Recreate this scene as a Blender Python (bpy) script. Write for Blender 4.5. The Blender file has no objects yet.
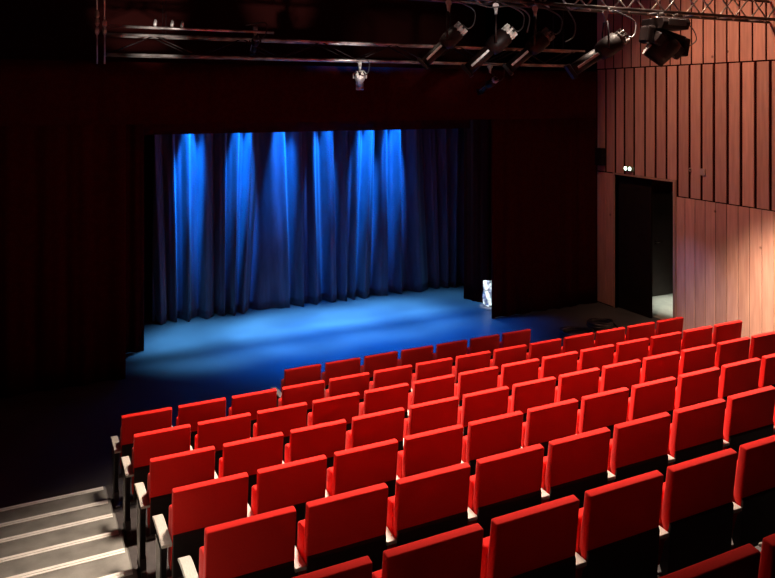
import bpy, bmesh, math, random
from mathutils import Vector, Matrix
random.seed(7)
S = bpy.context.scene
col = S.collection
R = math.radians
S.view_settings.view_transform = 'Standard'
S.view_settings.look = 'None'
S.view_settings.gamma = 1
S.view_settings.exposure = 0
S.view_settings.use_curve_mapping = False
S.cycles.use_denoising = True
S.cycles.max_bounces = 6
S.cycles.sample_clamp_indirect = 4

# ------------------------------------------------------------------ measures
FL = -1.174                                   # stage floor
ROWS = [  # name, y of the back's top rear edge, z of it, number of seats, first x
    ('short front row', 1.2111, -0.274, 7, 2.067),
    ('second row from the stage', 0.0, 0.0, 14, 0),
    ('third row from the stage', -0.9714, 0.213, 14, 0),
    ('fourth row from the stage', -1.9489, 0.4304, 14, 0),
    ('fifth row from the stage', -2.9205, 0.6685, 11, 0),
    ('sixth row from the stage', -3.8902, 0.9283, 9, 0),
    ('seventh row from the stage', -4.8713, 1.2058, 7, 0),
    ('eighth row from the stage', -5.850, 1.500, 5, 0)]
PITCH, SW, BH = 0.55, 0.4832, 0.9
XW = 10.04                                    # wooden side wall

# ------------------------------------------------------------------ materials
def mat(name, base, rough=0.6, metal=0, spec=0.5, emit=None, estr=0, sheen=0, coat=0):
    m = bpy.data.materials.new(name); m.use_nodes = True
    b = m.node_tree.nodes['Principled BSDF']
    b.inputs['Base Color'].default_value = (*base, 1)
    b.inputs['Roughness'].default_value = rough
    b.inputs['Metallic'].default_value = metal
    b.inputs['Specular IOR Level'].default_value = spec
    b.inputs['Sheen Weight'].default_value = sheen
    b.inputs['Coat Weight'].default_value = coat
    if emit:
        b.inputs['Emission Color'].default_value = (*emit, 1)
        b.inputs['Emission Strength'].default_value = estr
    return m

def noisy(m, c1, c2, scale, sy=(1, 1, 1), lo=.35, hi=.65, bump=0, detail=6, bscale=None, rlo=None, rhi=None):
    """procedural variation between two colours in object space, with optional bump"""
    nt = m.node_tree; b = nt.nodes['Principled BSDF']
    tc = nt.nodes.new('ShaderNodeTexCoord'); mp = nt.nodes.new('ShaderNodeMapping')
    mp.inputs['Scale'].default_value = sy
    nt.links.new(tc.outputs['Object'], mp.inputs['Vector'])
    n = nt.nodes.new('ShaderNodeTexNoise'); n.inputs['Scale'].default_value = scale
    n.inputs['Detail'].default_value = detail
    nt.links.new(mp.outputs[0], n.inputs['Vector'])
    r = nt.nodes.new('ShaderNodeValToRGB')
    r.color_ramp.elements[0].position = lo; r.color_ramp.elements[1].position = hi
    r.color_ramp.elements[0].color = (*c1, 1); r.color_ramp.elements[1].color = (*c2, 1)
    nt.links.new(n.outputs['Fac'], r.inputs[0]); nt.links.new(r.outputs[0], b.inputs['Base Color'])
    if bump:
        n2 = nt.nodes.new('ShaderNodeTexNoise'); n2.inputs['Scale'].default_value = bscale or scale * 6
        nt.links.new(mp.outputs[0], n2.inputs['Vector'])
        bp = nt.nodes.new('ShaderNodeBump'); bp.inputs['Strength'].default_value = bump
        bp.inputs['Distance'].default_value = .01
        nt.links.new(n2.outputs['Fac'], bp.inputs['Height']); nt.links.new(bp.outputs[0], b.inputs['Normal'])
    if rlo is not None:
        mr = nt.nodes.new('ShaderNodeMapRange'); mr.inputs['To Min'].default_value = rlo; mr.inputs['To Max'].default_value = rhi
        nt.links.new(n.outputs['Fac'], mr.inputs['Value']); nt.links.new(mr.outputs[0], b.inputs['Roughness'])
    return r

RED = mat('red_wool', (.72, .008, .006), .9, spec=.12, sheen=.1)
noisy(RED, (.74, .015, .010), (.82, .022, .015), 260, bump=.15, bscale=600)
BLACKP = mat('black_plastic', (.012, .003, .003), .55, spec=.3)
STEEL = mat('dark_grey_steel', (.10, .09, .085), .38, metal=.6)
ARM = mat('pale_armrest', (.45, .42, .37), .4); noisy(ARM, (.45, .42, .37), (.55, .52, .47), 30, sy=(8, 1, 1))
VELVET = mat('black_velvet', (.03, .002, .002), .95, spec=.02); noisy(VELVET, (.033, .0030, .0030), (.041, .0040, .0036), 14)
CURT = mat('stage_curtain', (.30, .22, .28), .62, spec=.3, sheen=.15); noisy(CURT, (.055, .050, .085), (.095, .085, .13), 3, sy=(3, 1, .4), bump=.25, bscale=30)
STAGE = mat('stage_floor', (.16, .15, .16), .5, spec=.35)
noisy(STAGE, (.065, .061, .064), (.105, .10, .104), 1.1, lo=.3, hi=.72, bump=.05, bscale=40, rlo=.38, rhi=.6)
TIER = mat('tier_floor', (.03, .026, .026), .6); noisy(TIER, (.022, .018, .018), (.04, .034, .032), 9)
CONC = mat('step_vinyl', (.22, .22, .2), .5); noisy(CONC, (.15, .15, .135), (.27, .27, .245), 5, lo=.3, hi=.7, bump=.08, bscale=60, rlo=.35, rhi=.6)
RISER = mat('step_riser', (.12, .12, .11), .6); noisy(RISER, (.09, .09, .08), (.16, .155, .14), 6)
NOSE = mat('white_nosing', (.85, .84, .78), .45); noisy(NOSE, (.80, .79, .73), (.88, .87, .82), 20)
WALLD = mat('dark_wall', (.02, .004, .004), .9, spec=.1); noisy(WALLD, (.06, .010, .009), (.07, .012, .010), 3)
CEIL = mat('dark_ceiling', (.02, .01, .01), .9); noisy(CEIL, (.016, .008, .008), (.024, .012, .012), 3)
def wood(name, c1, c2):
    m = mat(name, c1, .5, spec=.35)
    nt = m.node_tree; r = noisy(m, c1, c2, 3.2, sy=(1, 6, .5), lo=.3, hi=.75, bump=.12, bscale=24)
    # knots and a slight difference from plank to plank
    b = nt.nodes['Principled BSDF']
    tc = nt.nodes.new('ShaderNodeTexCoord'); vo = nt.nodes.new('ShaderNodeTexVoronoi'); vo.inputs['Scale'].default_value = 1.6
    nt.links.new(tc.outputs['Object'], vo.inputs['Vector'])
    kr = nt.nodes.new('ShaderNodeValToRGB')
    kr.color_ramp.elements[0].position = .02; kr.color_ramp.elements[0].color = (.35, .3, .28, 1)
    kr.color_ramp.elements[1].position = .055; kr.color_ramp.elements[1].color = (1, 1, 1, 1)
    nt.links.new(vo.outputs['Distance'], kr.inputs[0])
    mx = nt.nodes.new('ShaderNodeMix'); mx.data_type = 'RGBA'; mx.blend_type = 'MULTIPLY'; mx.inputs[0].default_value = 1
    nt.links.new(r.outputs[0], mx.inputs[6]); nt.links.new(kr.outputs[0], mx.inputs[7])
    at = nt.nodes.new('ShaderNodeAttribute'); at.attribute_name = 'tone'
    mr = nt.nodes.new('ShaderNodeMapRange'); mr.inputs['To Min'].default_value = .78; mr.inputs['To Max'].default_value = 1.12
    nt.links.new(at.outputs['Fac'], mr.inputs['Value'])
    mx2 = nt.nodes.new('ShaderNodeVectorMath'); mx2.operation = 'SCALE'
    nt.links.new(mx.outputs[2], mx2.inputs[0]); nt.links.new(mr.outputs[0], mx2.inputs['Scale'])
    nt.links.new(mx2.outputs[0], b.inputs['Base Color'])
    return m
WOOD = wood('larch_planks', (.52, .25, .19), (.68, .36, .27))
WOODF = wood('larch_frame', (.45, .24, .17), (.58, .34, .25))
GAP = mat('dark_backing', (.02, .002, .001), .95, spec=.05); noisy(GAP, (.018, .002, .001), (.024, .003, .002), 4)
DOORM = mat('black_door', (.012, .006, .005), .7, spec=.1); noisy(DOORM, (.010, .005, .004), (.015, .007, .006), 5)
DOORB = mat('brown_black_door', (.05, .035, .028), .55); noisy(DOORB, (.022, .012, .010), (.03, .016, .013), 5)
CHROME = mat('satin_chrome', (.75, .72, .68), .25, metal=1)
LINO = mat('pale_lino', (.55, .56, .50), .4); noisy(LINO, (.5, .51, .46), (.6, .61, .54), 8)
PIPE = mat('aluminium_pipe', (.4, .36, .34), .3, metal=.6); noisy(PIPE, (.22, .19, .18), (.62, .58, .55), 4, lo=.4, hi=.6, rlo=.2, rhi=.45)
LAMPB = mat('black_lamp_paint', (.015, .007, .006), .5, spec=.2); noisy(LAMPB, (.007, .003, .003), (.011, .005, .004), 14)
DARKPIPE = mat('dark_pipe', (.05, .03, .028), .35, metal=.4); noisy(DARKPIPE, (.02, .012, .01), (.16, .13, .12), 2.5, lo=.5, hi=.7)  # upper truss chords: shade and pale glints put into the pipe colour
LAMPG = mat('grey_lamp_metal', (.42, .41, .40), .4, metal=.3); noisy(LAMPG, (.3, .29, .28), (.5, .49, .47), 20)
CABLE = mat('black_cable', (.03, .025, .025), .35, spec=.7)
SHEET = mat('bright_gap_white', (.85, .87, .85), .5); noisy(SHEET, (.7, .78, .76), (.92, .9, .9), 9)  # bright view through the curtain gap, put into a white colour
GLOW = mat('lamp_glow', (.9, 1, .9), .4, emit=(.75, 1, .78), estr=5)
GREENB = mat('green_white_plastic', (.25, .4, .28), .4)
GREYP = mat('grey_plastic', (.42, .27, .24), .5)

# ------------------------------------------------------------------ mesh helpers
class MB:
    def __init__(s): s.bm = bmesh.new(); s.sm = []
    def box(s, lo, hi, bev=0, M=None, seg=2, smooth=False):
        t = bmesh.new(); bmesh.ops.create_cube(t, size=1)
        for v in t.verts:
            v.co = Vector([lo[i] + (v.co[i] + .5) * (hi[i] - lo[i]) for i in range(3)])
        if bev: bmesh.ops.bevel(t, geom=t.edges[:], offset=bev, segments=seg, profile=.5, affect='EDGES')
        s._merge(t, M, smooth)
        return s
    def _merge(s, t, M=None, smooth=False):
        if M is not None: t.transform(M)
        mp = [s.bm.verts.new(v.co) for v in t.verts]
        t.verts.index_update()
        for f in t.faces:
            try:
                nf = s.bm.faces.new([mp[v.index] for v in f.verts]); nf.smooth = smooth or f.smooth
            except ValueError: pass
        t.free()
    def prism(s, prof, x0, x1, bev=0, smooth=False, seg=3, crown=0):
        """profile of (y,z) points extruded along x; crown bows it in y across its width"""
        t = bmesh.new(); n = len(prof)
        a = [t.verts.new((x0, *p)) for p in prof]; b = [t.verts.new((x1, *p)) for p in prof]
        t.faces.new(a[::-1]); t.faces.new(b)
        for i in range(n): t.faces.new((a[i], a[(i + 1) % n], b[(i + 1) % n], b[i]))
        bmesh.ops.recalc_face_normals(t, faces=t.faces)
        if bev: bmesh.ops.bevel(t, geom=t.edges[:], offset=bev, segments=seg, profile=.5, affect='EDGES')
        s._merge(t, None, smooth); return s
    def tube(s, pts, r, n=8, caps=True):
        pts = [Vector(p) for p in pts]; rings = []
        rs = r if isinstance(r, (list, tuple)) else [r] * len(pts)
        prev = None
        for i, p in enumerate(pts):
            d = (pts[min(i + 1, len(pts) - 1)] - pts[max(i - 1, 0)]).normalized()
            u = d.cross(Vector((0, 0, 1)) if abs(d.z) < .95 else Vector((1, 0, 0))).normalized()
            if prev is not None and u.dot(prev) < 0: u = -u
            prev = u; w = d.cross(u)
            rings.append([s.bm.verts.new(p + (u * math.cos(2 * math.pi * k / n) + w * math.sin(2 * math.pi * k / n)) * rs[i]) for k in range(n)])
        for a, b in zip(rings, rings[1:]):
            for k in range(n):
                f = s.bm.faces.new((a[k], a[(k + 1) % n], b[(k + 1) % n], b[k])); f.smooth = True
        if caps:
            s.bm.faces.new(rings[0][::-1]); s.bm.faces.new(rings[-1])
        return s
    def build(s, name, m, parent=None):
        me = bpy.data.meshes.new(name)
        bmesh.ops.recalc_face_normals(s.bm, faces=s.bm.faces)
        s.bm.to_mesh(me); s.bm.free(); me.materials.append(m)
        o = bpy.data.objects.new(name, me); col.objects.link(o)
        if parent is not None: o.parent = parent
        return o

def smooth(pts, k=6):
    P = [Vector(p) for p in pts]; P = [P[0]] + P + [P[-1]]; out = []
    for a, b, c, d in zip(P, P[1:], P[2:], P[3:]):
        for i in range(k):
            t = i / k
            out.append(.5 * ((2 * b) + (c - a) * t + (2 * a - 5 * b + 4 * c - d) * t * t + (3 * b - a - 3 * c + d) * t ** 3))
    return out + [P[-1]]

def tag(o, label=None, cat=None, group=None, kind=None):
    if label: o['label'] = label
    if cat: o['category'] = cat
    if group: o['group'] = group
    if kind: o['kind'] = kind
    return o
def empty(name, loc, label, cat, group=None, rot=None):
    o = bpy.data.objects.new(name, None); col.objects.link(o); o.location = loc
    o.empty_display_size = .1
    if rot is not None: o.rotation_euler = rot
    return tag(o, label, cat, group)
def struct(name, mb, m, label=None, cat=None, parent=None):
    o = mb.build(name, m, parent); o['kind'] = 'structure'
    if label: o['label'] = label
    if cat: o['category'] = cat
    return o
def kids(o): return [c for c in bpy.data.objects if c.parent == o]
def copy_tree(o, parent=None):
    c = o.copy(); col.objects.link(c); c.parent = parent
    for ch in kids(o): copy_tree(ch, c)
    return c

# ------------------------------------------------------------------ room shell
struct('floor', MB().box((-3.2, -1.0, FL - .1), (13.2, 9.0, FL)), STAGE, 'flat dark stage floor washed in blue light', 'floor')
struct('wall_back', MB().box((-3.2, 8.8, FL), (XW + .3, 9.0, 6.4)), WALLD, 'black wall behind the stage curtain', 'wall')
struct('wall_left', MB().box((-3.4, -11, FL - .2), (-3.2, 9.0, 6.4)), WALLD, 'dark wall left of the stairs', 'wall')
struct('wall_rear', MB().box((-3.2, -11.2, FL - .2), (XW + .3, -11, 6.4)), WALLD, 'dark wall behind the audience', 'wall')
struct('ceiling', MB().box((-3.4, -11.2, 6.4), (XW + .3, 9.0, 6.6)), CEIL, 'dark ceiling above the lighting rig', 'ceiling')

# --- wooden side wall (right): core with the door opening, planks in three bands
DY0, DY1, DZ = 2.425, 3.97, 1.585
wr = MB()
wr.box((XW, -11, FL - .2), (XW + .22, DY0, 6.4)).box((XW, DY1, FL - .2), (XW + .22, 4.56, 6.4)).box((XW, DY0, DZ), (XW + .22, DY1, 6.4))
wr.box((XW + .02, 4.56, FL), (XW + .22, 9.0, 6.4))
WR = struct('wall_right', wr, GAP, 'side wall of vertical larch planks with a tall dark doorway', 'wall')
def planks(name, edges, z0, z1, gap, th, zf=None, label=None):
    mb = MB(); tones = []
    for a, b in zip(edges, edges[1:]):
        lo, hi = min(a, b) + gap / 2, max(a, b) - gap / 2
        for (za, zb) in (zf(lo, hi) if zf else [(z0, z1)]):
            n0 = len(mb.bm.faces)
            mb.box((XW - th, lo, za), (XW + .002, hi, zb), .003, seg=1)
            tones += [random.random()] * (len(mb.bm.faces) - n0)
    # tone per plank as a face attribute
    lay = mb.bm.faces.layers.float.new('tone')
    mb.bm.faces.ensure_lookup_table()
    for f, t in zip(mb.bm.faces, tones): f[lay] = t
    o = mb.build(name, WOOD, WR)
    if label: o['label'] = label
    return o
ZA, ZB = 1.320, 3.766
mid = [4.506, 4.231, 3.949, 3.692, 3.427, 3.138, 2.864, 2.594, 2.327, 2.051, 1.784, 1.517, 1.232, .964, .69, .414]
while mid[-1] > -4: mid.append(mid[-1] - .272)
# over the door the planks stop on the lintel
def zmid(lo, hi):
    if lo > DY0 - .1: return [(DZ + .035, ZB - .012)]
    return [(ZA + .012, ZB - .012)]
planks('plank_band', mid, 0, 0, .056, .017, zmid, 'raised planks with wide dark gaps')
top = [4.51, 4.26, 4.01, 3.76, 3.51, 3.26, 3.01, 2.76, 2.51, 2.26, 2.01, 1.75, 1.5, 1.253, .999, .749, .494]
while top[-1] > -4: top.append(top[-1] - .25)
planks('plank_band', top, ZB + .012, 6.39, .034, .012)
low = [2.363, 2.16, 1.934, 1.71, 1.488, 1.257, 1.029, .809, .577, .357]
while low[-1] > -7: low.append(low[-1] - .224)
planks('plank_band', low, FL, ZA - .008, .011, .009, None, 'pale flush planks with hairline joints')
planks('plank_band', [4.51, 4.24, 4.0], FL + .02, DZ + .01, .006, .010)
# door lining
fr = MB()
fr.box((XW - .03, DY0 - .062, FL), (XW + .22, DY0, DZ + .03), .004).box((XW - .03, DY0, DZ - .004), (XW + .22, DY1 + .04, DZ + .03), .004).box((XW - .02, DY1, FL), (XW + .22, DY1 + .03, DZ), .004)
struct('trim_1', fr, WOODF, 'larch frame around the dark doorway', 'door frame')
# lobby behind the doorway
lob = MB()
lob.box((XW + .22, 4.30, FL), (13.2, 4.42, 1.9)).box((13.1, 1.2, FL), (13.2, 4.3, 1.9)).box((XW + .22, 1.1, FL), (13.2, 1.2, 1.9)).box((XW + .22, 1.1, 1.9), (13.2, 4.42, 2.0))
struct('wall_lobby', lob, WALLD, 'dark walls of the lobby beyond the doorway', 'wall')
struct('floor_lobby', MB().box((XW + .25, 1.25, FL), (13.1, 4.29, FL + .006)), LINO, 'pale lobby floor glimpsed through the doorway', 'floor')
# closed left leaf in the doorway
d1 = struct('door_1', MB().box((XW + .09, 3.09, FL + .008), (XW + .14, DY1 - .005, DZ - .01), .003), DOORM, 'black closed leaf of the tall doorway', 'door')
MB().box((XW + .085, 3.15, FL + .35), (XW + .09, DY1 - .07, DZ - .3), .001).build('door_panel', DOORM, d1)
# lobby door with a lever handle
d2 = struct('door_2', MB().box((11.36, 4.25, FL + .01), (12.32, 4.295, FL + 2.25), .003), DOORB, 'dark lobby door with a small chrome lever handle', 'door')
h = MB(); h.box((11.432, 4.24, -.04), (11.458, 4.25, .06), .003).tube([(11.445, 4.24, .02), (11.445, 4.19, .02), (11.46, 4.185, .02), (11.60, 4.185, .02)], .011)
h.build('door_handle', CHROME, d2)

# ------------------------------------------------------------------ tiers and aisle steps
def nose(i): return ROWS[i][1] + .53
AX0, AX1 = -3.2, -.10
for i in range(1, 8):
    z = ROWS[i][2] - BH; y1 = nose(i); y0 = nose(i + 1) if i < 7 else -11
    o = struct('seating_tier', MB().box((AX1, y0, FL - .2), (XW - .04, y1, z), 0), TIER,
               'dark floor tier under the ' + ROWS[i][0], 'tier')
names = ['lowest', 'second lowest', 'third lowest', 'fourth lowest', 'fifth lowest', 'sixth lowest', 'seventh lowest', 'eighth lowest',
         'ninth lowest', 'tenth lowest', 'eleventh lowest', 'twelfth lowest', 'thirteenth lowest', 'topmost']
k = 0
for i in range(1, 8):
    z = ROWS[i][2] - BH
    zn = ROWS[i + 1][2] - BH if i < 7 else z + .29
    yn = nose(i + 1) if i < 7 else -11
    for (ya, yb, zz) in ((ROWS[i][1] + .03, nose(i), z), (yn, ROWS[i][1] + .03, (z + zn) / 2)):
        st = struct('aisle_step', MB().box((AX0, ya, FL - .2), (AX1, yb - .002, zz - .004)), RISER,
                    names[k] + ' grey step of the aisle stairs, edged with a white strip', 'step')
        MB().box((AX0, ya, zz - .006), (AX1 - .012, yb, zz)).build('tread', CONC, st)
        if k < 9:
            s_ = MB()
            s_.box((AX0 + .02, yb - .034, zz), (AX1 - .03, yb - .002, zz + .004)).box((AX0 + .02, yb - .066, zz), (AX1 - .03, yb - .040, zz + .004))
            s_.build('nosing_strip', NOSE, st)
        k += 1

# ------------------------------------------------------------------ seats
def seat_parts(root, end_right=False):
    h = SW / 2
    # backrest cushion: side profile (y towards the stage, z up from the floor), rear top edge at y=0, z=.9
    prof = [(0, .897), (.052, .905), (.066, .80), (.086, .68), (.092, .61), (.072, .555), (.046, .54), (.036, .60)]
    MB().prism(prof, -h, h, .009, smooth=True).build('backrest', RED, root)
    shell = [(.034, .615), (.046, .615), (.050, .53), (.070, .50), (.105, .36), (.085, .30), (.045, .33), (.026, .60)]
    MB().prism(shell, -h + .004, h - .004, .004).build('back_panel', BLACKP, root)
    # seat pan folded up against the back
    pan = [(.085, .725), (.105, .745), (.165, .742), (.205, .715), (.222, .50), (.230, .36), (.205, .325), (.130, .33), (.115, .45), (.100, .60)]
    MB().prism(pan, -h + .004, h - .012, .010, smooth=True).build('seat_pan', RED, root)
    MB().prism([(.208, .69), (.220, .69), (.243, .37), (.231, .34)], -h + .02, h - .03, .003).build('pan_underside', BLACKP, root)
    def arm(x):
        a = MB().prism([(.03, .545), (.03, .567), (.20, .574), (.33, .570), (.40, .562), (.44, .545), (.438, .53), (.39, .538), (.2, .545)], x - .0325, x + .0325, .004)
        o = a.build('armrest', ARM, root)
        s_ = MB()
        s_.prism([(.10, .545), (.41, .54), (.40, .50), (.27, .46), (.24, .30), (.22, .05), (.15, .05), (.16, .30), (.13, .46)], x - .018, x + .018, .004)
        s_.build('arm_support', BLACKP, root)
        f = MB().box((x - .022, .03, .0), (x + .022, .33, .022), .005)
        f.prism([(.14, .02), (.24, .02), (.225, .12), (.155, .12)], x - .024, x + .024, .004)
        f.build('foot', STEEL, root)
    arm(-h - .033)
    if end_right: arm(h + .033)
    hb = MB().box((-h - .02, .085, .27), (h + .02, .125, .30), .004)
    hb.build('cross_beam', STEEL, root)

ordn = ['first', 'second', 'third', 'fourth', 'fifth', 'sixth', 'seventh', 'eighth', 'ninth', 'tenth', 'eleventh', 'twelfth', 'thirteenth', 'fourteenth']
proto = empty('theatre_seat', (0, 0, 0), 'x', 'seat', 'red folding theatre seats in rows'); seat_parts(proto)
protoE = empty('theatre_seat', (0, 0, 0), 'x', 'seat', 'red folding theatre seats in rows'); seat_parts(protoE, True)
# aisle seats carry a side panel under the armrest
protoA = copy_tree(proto)
sp = MB(); x = -SW / 2 - .033
sp.prism([(.12, .50), (.30, .50), (.30, .30), (.27, .10), (.13, .10)], x - .030, x - .019, .003)
sp.build('side_panel', STEEL, protoA)
protos = dict(n=proto, e=protoE, a=protoA); used = set()
for ri, (rname, y, z, n, x0) in enumerate(ROWS):
    for c in range(n):
        kd = 'e' if (c == n - 1 and ri < 4) else ('a' if c == 0 else 'n')
        p = protos[kd]
        o = p if kd not in used else copy_tree(p)
        used.add(kd)
        o.location = (x0 + c * PITCH + SW / 2, y, z - BH)
        if ri == 0:
            pos = 'leftmost one' if c == 0 else ('last one on the right' if c == n - 1 else ordn[c] + ' from its left end')
            o['label'] = f'red folding seat in the {rname}, {pos}'
        else:
            pos = ('right beside the aisle stairs' if c == 0 else ('at the wooden wall end' if (c == n - 1 and ri < 4) else ordn[c] + ' seat from the stairs'))
            o['label'] = f'red folding seat in the {rname}, {pos}'
        o['group'] = 'red folding theatre seats in rows'; o['category'] = 'seat'

# ------------------------------------------------------------------ curtains
def drape(name, path, z0, z1, amp, wl, m, seed, th=.02, flare=0, nz=14, sharp=1.0, label=None, cat='curtain', group=None, hem=0.0):
    """pleated cloth following a polyline in plan, with real thickness"""
    rnd = random.Random(seed)
    P = [Vector(p) for p in path]; L = [0]
    for a, b in zip(P, P[1:]): L.append(L[-1] + (b - a).length)
    tot = L[-1]; step = wl / 20; n = max(8, int(tot / step))
    ph = [rnd.uniform(0, 6.28) for _ in range(6)]
    bm = bmesh.new(); grid = []
    for j in range(nz + 1):
        f = j / nz; z = z0 + (z1 - z0) * f; row = []
        for i in range(n + 1):
            s = tot * i / n
            k = max(q for q in range(len(L) - 1) if L[q] <= s + 1e-9)
            d = (P[k + 1] - P[k]).normalized(); pt = P[k] + d * (s - L[k])
            nrm = Vector((-d.y, d.x))
            drift = flare * (1 - f) * (math.sin(s * 2.3 + ph[0]) + .6 * math.sin(s * 5.1 + ph[1]))
            u = 2 * math.pi * (s + drift) / wl + 1.3 * math.sin(s * 1.7 + ph[2]) + .8 * math.sin(s * 4.1 + ph[3])
            w = math.sin(u); w = math.copysign(abs(w) ** sharp, w)
            w += .35 * math.sin(2.3 * u + ph[4]) + .25 * math.sin(.37 * u + ph[5])
            off = amp * w * (.75 + .25 * (1 - f))
            q = pt + nrm * off
            row.append(bm.verts.new((q.x, q.y, z + (hem * math.sin(s * 3.1 + ph[1]) if j == 0 else 0))))
        grid.append(row)
    for a, b in zip(grid, grid[1:]):
        for i in range(n):
            fc = bm.faces.new((a[i], a[i + 1], b[i + 1], b[i])); fc.smooth = True
    me = bpy.data.meshes.new(name); bm.to_mesh(me); bm.free(); me.materials.append(m)
    o = bpy.data.objects.new(name, me); col.objects.link(o)
    so = o.modifiers.new('thickness', 'SOLIDIFY'); so.thickness = th; so.offset = 0
    tag(o, label, cat, group)
    return o
drape('stage_curtain', [(1.30, 7.0), (8.3, 6.97)], FL + .012, 3.6, .125, .36, CURT, 5, flare=.16, nz=30, sharp=.9,
      label='wide pleated backdrop curtain lit by blue beams across the stage', cat='curtain', th=.012)
GL = 'black masking curtains at the stage sides'
drape('masking_curtain', [(-3.1, 5.47), (.93, 5.47)], FL + .01, 3.72, .03, .4, VELVET, 11,
      label='black masking curtain at stage left edge, nearer the lit backdrop', group=GL)
drape('masking_curtain', [(-3.1, 4.31), (.50, 4.31)], FL + .01, 3.72, .03, .45, VELVET, 12,
      label='broad black masking curtain hanging left of the stage, closest to the stairs', group=GL)
drape('masking_curtain', [(7.31, 4.45), (XW - .06, 4.45)], FL + .01, 3.72, .03, .45, VELVET, 13,
      label='broad black masking curtain between the stage and the wooden wall', group=GL)
drape('masking_curtain', [(7.60, 5.90), (7.84, 5.35), (9.6, 5.2)], FL + .01, 3.72, .02, .3, VELVET, 14,
      label='narrow black masking curtain behind the white gap sheet on the right', group=GL)
drape('border_curtain', [(-3.1, 5.68), (7.6, 5.68)], 2.515, 3.75, .015, .5, VELVET, 21, nz=4,
      label='black border curtain cutting off the top of the backdrop', cat='curtain')
drape('border_curtain', [(-3.1, 4.14), (9.70, 4.14)], 2.75, 3.70, .015, .6, VELVET, 22, nz=4,
      label='front black border curtain just beneath the lighting pipes', cat='curtain')

# ------------------------------------------------------------------ things on the stage floor
# crumpled white sheet standing in for a bright view through the curtain gap
bm = bmesh.new(); rnd = random.Random(3); NX, NZ = 10, 16; g = []
for j in range(NZ + 1):
    f = j / NZ; row = []
    for i in range(NX + 1):
        a = i / NX
        wd = .235 - .02 * f + .03 * math.sin(f * 7)
        px = (a - .5) * wd + .02 * math.sin(f * 5 + 1) + .02 * f
        zz = .01 + .54 * f + (.10 * (a - .5) ** 2 * 4) * (1 - f) * .6 + (.10 * (1-a) * (1-f))*0
        yy = .05 * (1 - f) + .03 * math.sin(a * 9 + f * 6) + rnd.uniform(-.012, .012)
        row.append(bm.verts.new((px + rnd.uniform(-.006, .006), yy, zz)))
    g.append(row)
for a, b in zip(g, g[1:]):
    for i in range(NX): bm.faces.new((a[i], a[i + 1], b[i + 1], b[i]))
me = bpy.data.meshes.new('bright_gap_sheet'); bm.to_mesh(me); bm.free(); me.materials.append(SHEET)
sh = bpy.data.objects.new('bright_gap_sheet', me); col.objects.link(sh)
sh.location = (7.70, 5.12, FL + .003); sh.rotation_euler = (R(-4), 0, R(-25))
so = sh.modifiers.new('t', 'SOLIDIFY'); so.thickness = .004
tag(sh, 'small crumpled white sheet standing in for a bright gap at the black masking curtain', 'sheet')

def coil(loc, r, turns, rr, seed, label, tilt=0):
    rnd = random.Random(seed); pts = []
    N = turns * 28
    for i in range(N + 1):
        a = 2 * math.pi * i / 28; q = r * (1 + .07 * math.sin(a * .31 + seed) + .05 * math.sin(a * 1.13))
        pts.append((q * math.cos(a), q * math.sin(a) * .9, rr + .009 * (i / 28) * 1.6 + .010 * (1 + math.sin(a * 2.2 + seed)) ))
    pts.append((r * 1.5, -.1, rr)); 
    o = MB().tube(pts, rr, 7).build('cable_coil', CABLE)
    o.location = loc; o.rotation_euler = (R(tilt), 0, 0)
    tag(o, label, 'cable', 'coiled cables on the stage floor')
coil((8.10, 2.85, FL), .29, 7, .012, 1, 'left loop of black cable on the dark floor behind the second row')
coil((8.76, 2.98, FL), .23, 10, .015, 4, 'right, thicker heap of black cable on the floor nearer the wooden wall')

# ------------------------------------------------------------------ small things on the wooden wall
e = empty('emergency_light', (XW - .017, 3.535, 1.742), 'small glowing twin emergency light above the dark doorway', 'light')
MB().box((-.022, -.12, -.05), (.0, .12, .035), .006).build('housing', GREENB, e)
for s_ in (-1, 1):
    t = MB().tube([(-.02, s_ * .058, .0), (-.05, s_ * .058, -.0), (-.062, s_ * .058, -.0)], [.03, .045, .047], 14)
    l = t.build('lamp_head', GREENB, e)
    MB().tube([(-.058, s_ * .058, 0), (-.068, s_ * .058, 0)], [.040, .036], 14).build('lens', GLOW, l)
e = empty('switch_box', (XW - .017, 1.735, 1.83), 'small square grey box on the planks right of the doorway', 'switch')
MB().box((-.03, -.055, -.06), (0, .055, .06), .008).build('housing', GREYP, e)
MB().box((-.036, -.03, -.03), (-.028, .03, .03), .003).build('cover', GREYP, e)
e = empty('wall_socket', (XW - .017, 2.015, 1.85), 'tiny round socket on the planks beside the square grey box', 'socket')
MB().tube([(0, 0, 0), (-.02, 0, 0)], .035, 14).build('housing', GREYP, e)
MB().tube([(-.019, 0, 0), (-.024, 0, 0)], .02, 12).build('cover', BLACKP, e)
e = empty('wall_speaker', (XW - .017, 4.30, 1.92), 'small black box high on the wooden wall left of the emergency light', 'speaker')
MB().box((-.14, -.10, -.17), (0, .10, .19), .012).build('cabinet', LAMPB, e)
MB().box((-.146, -.085, -.15), (-.138, .085, .17), .004).build('grille', BLACKP, e)

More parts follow.
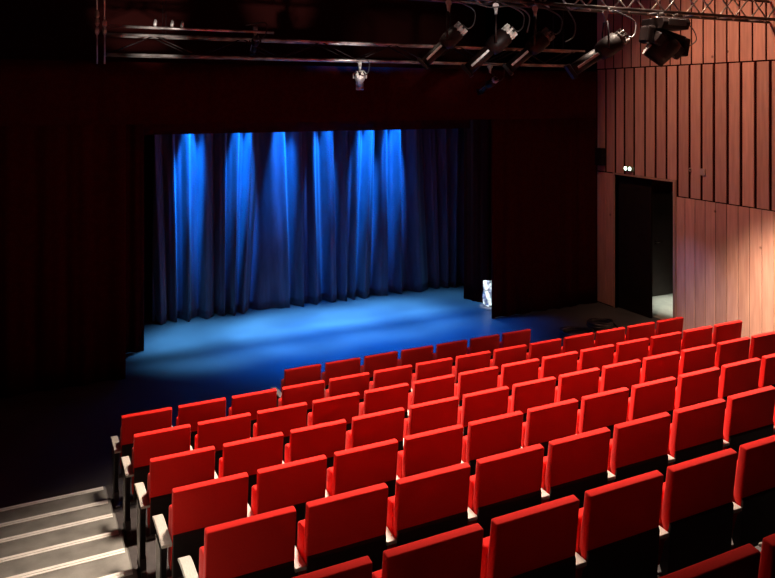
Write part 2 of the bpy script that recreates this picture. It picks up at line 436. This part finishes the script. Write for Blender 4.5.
# ------------------------------------------------------------------ lighting rig
def truss(name, y, zb, zt, dy, x0, x1, bay, r, label):
    root = empty(name, ((x0 + x1) / 2, y, zb), label, 'truss')
    ox = (x0 + x1) / 2
    def L(x, yy, z): return (x - ox, yy - y, z - zb)
    chords = [(y, zb), (y + dy, zb), (y, zt), (y + dy, zt)]
    for cy, cz in chords:
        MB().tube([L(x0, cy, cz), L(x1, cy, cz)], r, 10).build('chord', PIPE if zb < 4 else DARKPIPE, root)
    n = int((x1 - x0) / bay); b = MB()
    for i in range(n):
        xa, xb = x0 + i * bay, x0 + (i + 1) * bay
        if i % 2: za, zc = zt, zb
        else: za, zc = zb, zt
        for cy in (y, y + dy):
            b.tube([L(xa, cy, za), L(xb, cy, zc)], r * .5, 6)
        b.tube([L(xa, y, zb), L(xb, y + dy, zb)], r * .5, 6)
        b.tube([L(xa, y, za), L(xa, y + dy, za)], r * .5, 6)
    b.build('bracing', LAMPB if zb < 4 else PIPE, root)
    return root
t1 = truss('lighting_truss', 3.0, 3.745, 4.02, .28, .12, 8.4, .62, .020, 'lower lighting truss hung just above the front black border')
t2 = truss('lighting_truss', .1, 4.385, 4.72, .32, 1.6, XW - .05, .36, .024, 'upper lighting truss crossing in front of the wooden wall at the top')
o = MB().tube([(-1.15, 0, 0), (1.15, 0, 0)], .020, 10).build('rigging_pipe', PIPE); o.location = (1.3, 2.95, 4.125)
tag(o, 'single bright pipe lying just above the left part of the lower truss', 'pipe')
# upright ladder frame at the truss end, top left
e = empty('boom_stand', (.04, 2.95, 3.55), 'pair of upright pipes with clamps at the left end of the lower truss', 'pipe')
for q in (-.047, .047):
    MB().tube([(q, 0, .06), (q, 0, 2.80)], .011, 8).build('pipe', PIPE, e)
for q, zz in ((-.047, .62), (.047, .60), (-.047, .72), (.047, .50), (-.047, .50)):
    MB().tube([(q, -.02, zz - .05), (q, -.02, zz - .02), (q, -.02, zz + .03), (q, -.02, zz + .06)], [.016, .03, .028, .012], 10).build('clamp', LAMPG, e)
for xx in (.9, 7.9):
    for yy in (3.0, 3.28):
        MB().tube([(xx - 4.26, yy - 3.0, .275), (xx - 4.26, yy - 3.0, 2.655)], .006, 6).build('hanging_wire', LAMPB, t1)
for xx in (2.2, 9.4):
    for yy in (.1, .42):
        MB().tube([(xx - (1.6 + XW - .05) / 2, yy - .1, .335), (xx - (1.6 + XW - .05) / 2, yy - .1, 2.015)], .006, 6).build('hanging_wire', LAMPB, t2)
# couplers on the pipes
for xx, yy, zz in ((.744, 2.95, 4.175), (.974, 2.95, 4.175), (1.111, 2.95, 4.17)):
    o = MB().tube([(0, 0, -.03), (0, 0, .0), (.008, 0, .05), (0, 0, .07)], [.016, .026, .02, .010], 10).build('pipe_coupler', LAMPG)
    o.location = (xx, yy, zz)
    tag(o, 'small bright coupler sitting on the single pipe above the lower truss', 'clamp', 'couplers on the single pipe')

def profile_spot(loc, aim, scale, label, grp='profile spotlights on the rig', rear=LAMPG, hang=.30, body=None):
    LAMPB = body or globals()['LAMPB']
    """ellipsoidal spotlight: pivot at loc, pointing along aim; clamp hangs it from the pipe above"""
    root = empty('profile_spotlight', loc, label, 'spotlight', grp)
    d = Vector(aim).normalized(); q = d.to_track_quat('Z', 'Y').to_matrix().to_4x4() @ Matrix.Scale(scale, 4)
    side = (q.to_3x3() @ Vector((1, 0, 0))).normalized()
    def T(mb): mb.bm.transform(q); return mb
    T(MB().tube([(0, 0, -.20), (0, 0, -.17), (0, 0, .0), (0, 0, .10)], [.085, .12, .125, .10], 20)).build('lamp_housing', LAMPB, root)
    b = MB().tube([(0, 0, .09), (0, 0, .48)], [.078, .078], 20)
    b.box((-.10, -.10, .48), (.10, .10, .53), .008)
    T(b).build('lens_tube', LAMPB, root)
    c = MB().tube([(0, 0, -.202), (0, 0, -.222), (0, 0, -.265)], [.088, .105, .06], 16)
    for a in range(8):
        an = a * math.pi / 4
        c.box((-.012, .07, -.29), (.012, .10, -.19), .003, Matrix.Rotation(an, 4, 'Z'))
    c = T(c).build('rear_cap', rear, root)
    T(MB().box((-.03, -.03, -.31), (.03, .03, -.26), .006).box((-.055, .05, -.275), (.055, .07, -.25), .004)).build('cable_gland', BLACKP, c)
    T(MB().box((.085, -.015, .12), (.10, .015, .42), .003)).build('side_rail', LAMPG, root)
    # yoke
    w = .16 * scale; s3 = Vector((side.x, side.y, 0)).normalized(); up = Vector((0, 0, 1))
    MB().tube([s3 * -w, s3 * -w + up * hang * .6, s3 * -w * .6 + up * hang, s3 * w * .6 + up * hang, s3 * w + up * hang * .6, s3 * w], .013, 6).build('yoke', LAMPB, root)
    cl = MB().tube([up * hang, up * (hang + .05), up * (hang + .09)], [.015, .022, .03], 10)
    cl.tube([s3 * -.03 + up * (hang + .12), s3 * .03 + up * (hang + .12)], .038, 12)
    cl.build('clamp', LAMPG, root)
    rc = d * (-.29 * scale)
    MB().tube(smooth([rc, rc + Vector((.05, -.06, -.03)), rc + Vector((.13, -.05, .06)), rc + Vector((.13, 0, .22)), up * (hang + .17) + s3 * .14]), .009, 6).build('power_cable', CABLE, root)
    return root
profile_spot((3.80, .13, 3.86), (-.55, .45, -.66), .84, 'black profile spotlight with grey rear cap, leftmost on the upper truss', hang=.335)
profile_spot((4.49, .13, 3.83), (-.60, .40, -.66), .98, 'black profile spotlight with the brightest rear cap, second on the upper truss', rear=ARM, hang=.365)
profile_spot((5.10, .13, 3.83), (-.55, .45, -.62), .92, 'black profile spotlight with dangling cables, third on the upper truss', rear=STEEL, hang=.365)
profile_spot((6.29, .13, 3.83), (-.62, .35, -.48), 1.12, 'black profile spotlight in front of the left edge of the wooden wall', rear=STEEL, hang=.365)
profile_spot((2.18, 3.0, 3.97), (.1, .7, -.4), .5, 'dim small spotlight high above the curtain left of centre', 'small spotlights on the rig', rear=STEEL, hang=.08)
profile_spot((6.32, 3.0, 3.40), (-.1, .8, -.4), .60, 'small grey spotlight hanging lowest beneath the lower truss', 'small spotlights on the rig', hang=.18)
profile_spot((3.87, 3.0, 3.46), (.35, .8, -.35), .62, 'small spotlight with bright white fittings at the middle of the lower truss', 'small spotlights on the rig', rear=NOSE, hang=.12, body=LAMPG)

# big moving-head lamp in front of the wooden wall
e = empty('moving_head_light', (7.42, .14, 4.32), 'large black moving head light hanging in front of the wooden wall', 'spotlight')
b = MB().prism([(-.20, -.03), (.20, -.03), (.22, -.10), (.18, -.19), (-.18, -.19), (-.22, -.10)], -.26, .26, .01)
b.build('base', LAMPB, e)
MB().box((-.17, -.225, -.14), (.17, -.19, -.05), .006).build('rear_plate', STEEL, e)
yk = MB()
Mr = Matrix.Translation((.0, 0, -.27)) @ Matrix.Rotation(R(12), 4, 'Y')
yk.box((-.36, -.07, -.03), (.36, .07, .07), .03, Mr)
yk.box((-.42, -.09, -.20), (-.30, .09, .05), .03, Mr).box((.30, -.09, -.22), (.42, .09, .05), .03, Mr)
yk.build('yoke', LAMPB, e)
hd = MB(); hq = Mr @ Matrix.Translation((.02, 0, -.10)) @ Matrix.Rotation(R(28), 4, 'X') @ Matrix.Rotation(R(14), 4, 'Y')
t = MB().tube([(0, 0, .12), (0, 0, .09), (0, 0, .0), (0, 0, -.18), (0, 0, -.30)], [.12, .20, .215, .19, .17], 20)
t.box((-.30, -.13, -.11), (.30, .13, .09), .04)
t.bm.transform(hq); t.build('lamp_head', LAMPB, e)
t = MB().tube([(0, 0, -.29), (0, 0, -.315)], [.178, .172], 20)
t.bm.transform(hq); t.build('lens_ring', BLACKP, e)
t = MB().box((-.215, -.02, -.32), (-.195, .02, -.14), .004); t.bm.transform(hq); t.build('side_handle', LAMPG, e)
for q in (-.15, .15):
    MB().tube([(q, 0, -.04), (q, 0, .0)], .025, 8).tube([(q - .03, -.04, .035), (q + .03, -.04, .035)], .03, 12).build('clamp', LAMPG, e)
MB().tube(smooth([(.20, -.05, -.10), (.48, -.02, -.12), (.62, 0, -.30), (.50, .02, -.40), (.40, .02, -.42)]), .008, 6).build('safety_cable', CABLE, e)
# cables slung beneath the upper truss
o = MB()
o.tube(smooth([(4.0, .02, 4.34), (4.3, -.03, 4.27), (4.62, -.05, 4.30), (4.86, -.06, 4.2), (4.84, -.05, 3.98)]), .009, 6)
o.tube(smooth([(5.50, .02, 4.36), (5.62, -.03, 4.14), (5.60, -.03, 3.96), (5.46, -.03, 3.88)]), .009, 6)
o = o.build('rig_cable', CABLE); tag(o, 'loose cables dangling from the upper truss between the spotlights', 'cable')

# ------------------------------------------------------------------ lights
def spot(loc, target, energy, colr, size, blend=.5, rad=.05):
    l = bpy.data.lights.new('spot', 'SPOT'); l.energy = energy; l.color = colr
    l.spot_size = R(size); l.spot_blend = blend; l.shadow_soft_size = rad
    o = bpy.data.objects.new('spot_beam', l); col.objects.link(o); o.location = loc
    o.rotation_euler = (Vector(target) - Vector(loc)).to_track_quat('-Z', 'Y').to_euler(); return o
def area(loc, target, energy, colr, sx, sy):
    l = bpy.data.lights.new('area', 'AREA'); l.energy = energy; l.color = colr; l.shape = 'RECTANGLE'; l.size = sx; l.size_y = sy
    o = bpy.data.objects.new('red_fill', l); col.objects.link(o); o.location = loc
    o.rotation_euler = (Vector(target) - Vector(loc)).to_track_quat('-Z', 'Y').to_euler(); return o
BLUE = (.004, .20, 1.0)
for xx, kk in ((1.98, 1.2), (2.98, 1.1), (3.86, .9), (4.75, .8), (5.72, 1.25), (6.38, 1.2)):
    spot((xx, 6.26, 4.42), (xx, 6.87, 2.15), 9500 * kk, BLUE, 14.5, .7, .03)
# blue washes falling straight down in front of the backdrop
for xx, en in ((2.0, 11000), (3.7, 14500), (5.4, 14500), (7.0, 4000)):
    spot((xx, 6.15, 5.9), (xx + .1, 5.5, FL), en, (.10, .45, 1.0), 27, .9, .3)
spot((4.2, 5.05, 5.9), (4.8, 4.3, FL), 11500, (.002, .15, 1.0), 52, 1.0, .6)
# house lights over the audience
spot((-2.1, -3.9, 6.1), (-1.9, -3.9, FL), 6800, (1, .92, .76), 44, 1.0, .25)
spot((2.2, .1, 6.2), (2.4, -2.3, 0), 8000, (1, .77, .61), 72, .9, .7)
spot((7.0, .1, 6.2), (6.5, -2.3, 0), 6200, (1, .77, .61), 70, .9, .5)
# warm wall washer low on the right, then two added fills
spot((8.3, -1.4, 2.0), (10.04, -.5, -.4), 1800, (1, .82, .60), 76, 1.0, .2)
spot((6.8, 1.2, 6.1), (10.04, 1.0, 2.5), 600, (1, .56, .36), 84, 1.0, .3)  # added warm fill for the upper planks
spot((6.6, 3.7, 3.4), (10.04, 1.75, -.5), 420, (.35, .45, 1), 20, 1.0, .1)  # added spot imitating blue stage spill on the lower planks
# lobby lamp
spot((11.5, 3.35, 1.85), (11.5, 3.35, FL), 420, (.98, 1, .86), 42, .8, .05)
# added spot that brightens the white sheet in the curtain gap
spot((7.0, 4.35, 2.2), (7.72, 5.12, -.8), 1500, (.95, 1, .98), 8, .6, .03)
# added narrow spots that brighten parts of the rig
spot((.4, -1.0, 3.2), (.75, 3.0, 3.95), 1100, (1, .86, .78), 13, .9, .05)
spot((3.4, -1.0, 2.5), (3.80, 3.0, 3.72), 900, (1, .88, .82), 12, .9, .05)
spot((3.0, -3.6, 3.9), (4.4, .1, 3.98), 520, (1, .9, .84), 17, 1, .05)
w = bpy.data.worlds.new('world'); S.world = w; w.use_nodes = True
w.node_tree.nodes['Background'].inputs[0].default_value = (.02, .002, .002, 1)
w.node_tree.nodes['Background'].inputs[1].default_value = .5
area((2.5, -4.0, 6.3), (2.5, 4.2, 1), 28, (1, .12, .10), 7, 3)  # added red fill that lifts the blacks, not a fixture of the room

# ------------------------------------------------------------------ camera
cam = bpy.data.cameras.new('camera'); co = bpy.data.objects.new('camera', cam); col.objects.link(co)
co.location = (-.7999, -7.6603, 3.1372)
co.rotation_euler = (R(90), 0, -.4504)
cam.sensor_fit = 'HORIZONTAL'; cam.sensor_width = 36; cam.lens = 36 * 736.14 / 775
cam.shift_y = -(289 - 99) / 775
cam.clip_start = .05; cam.clip_end = 100
S.camera = co
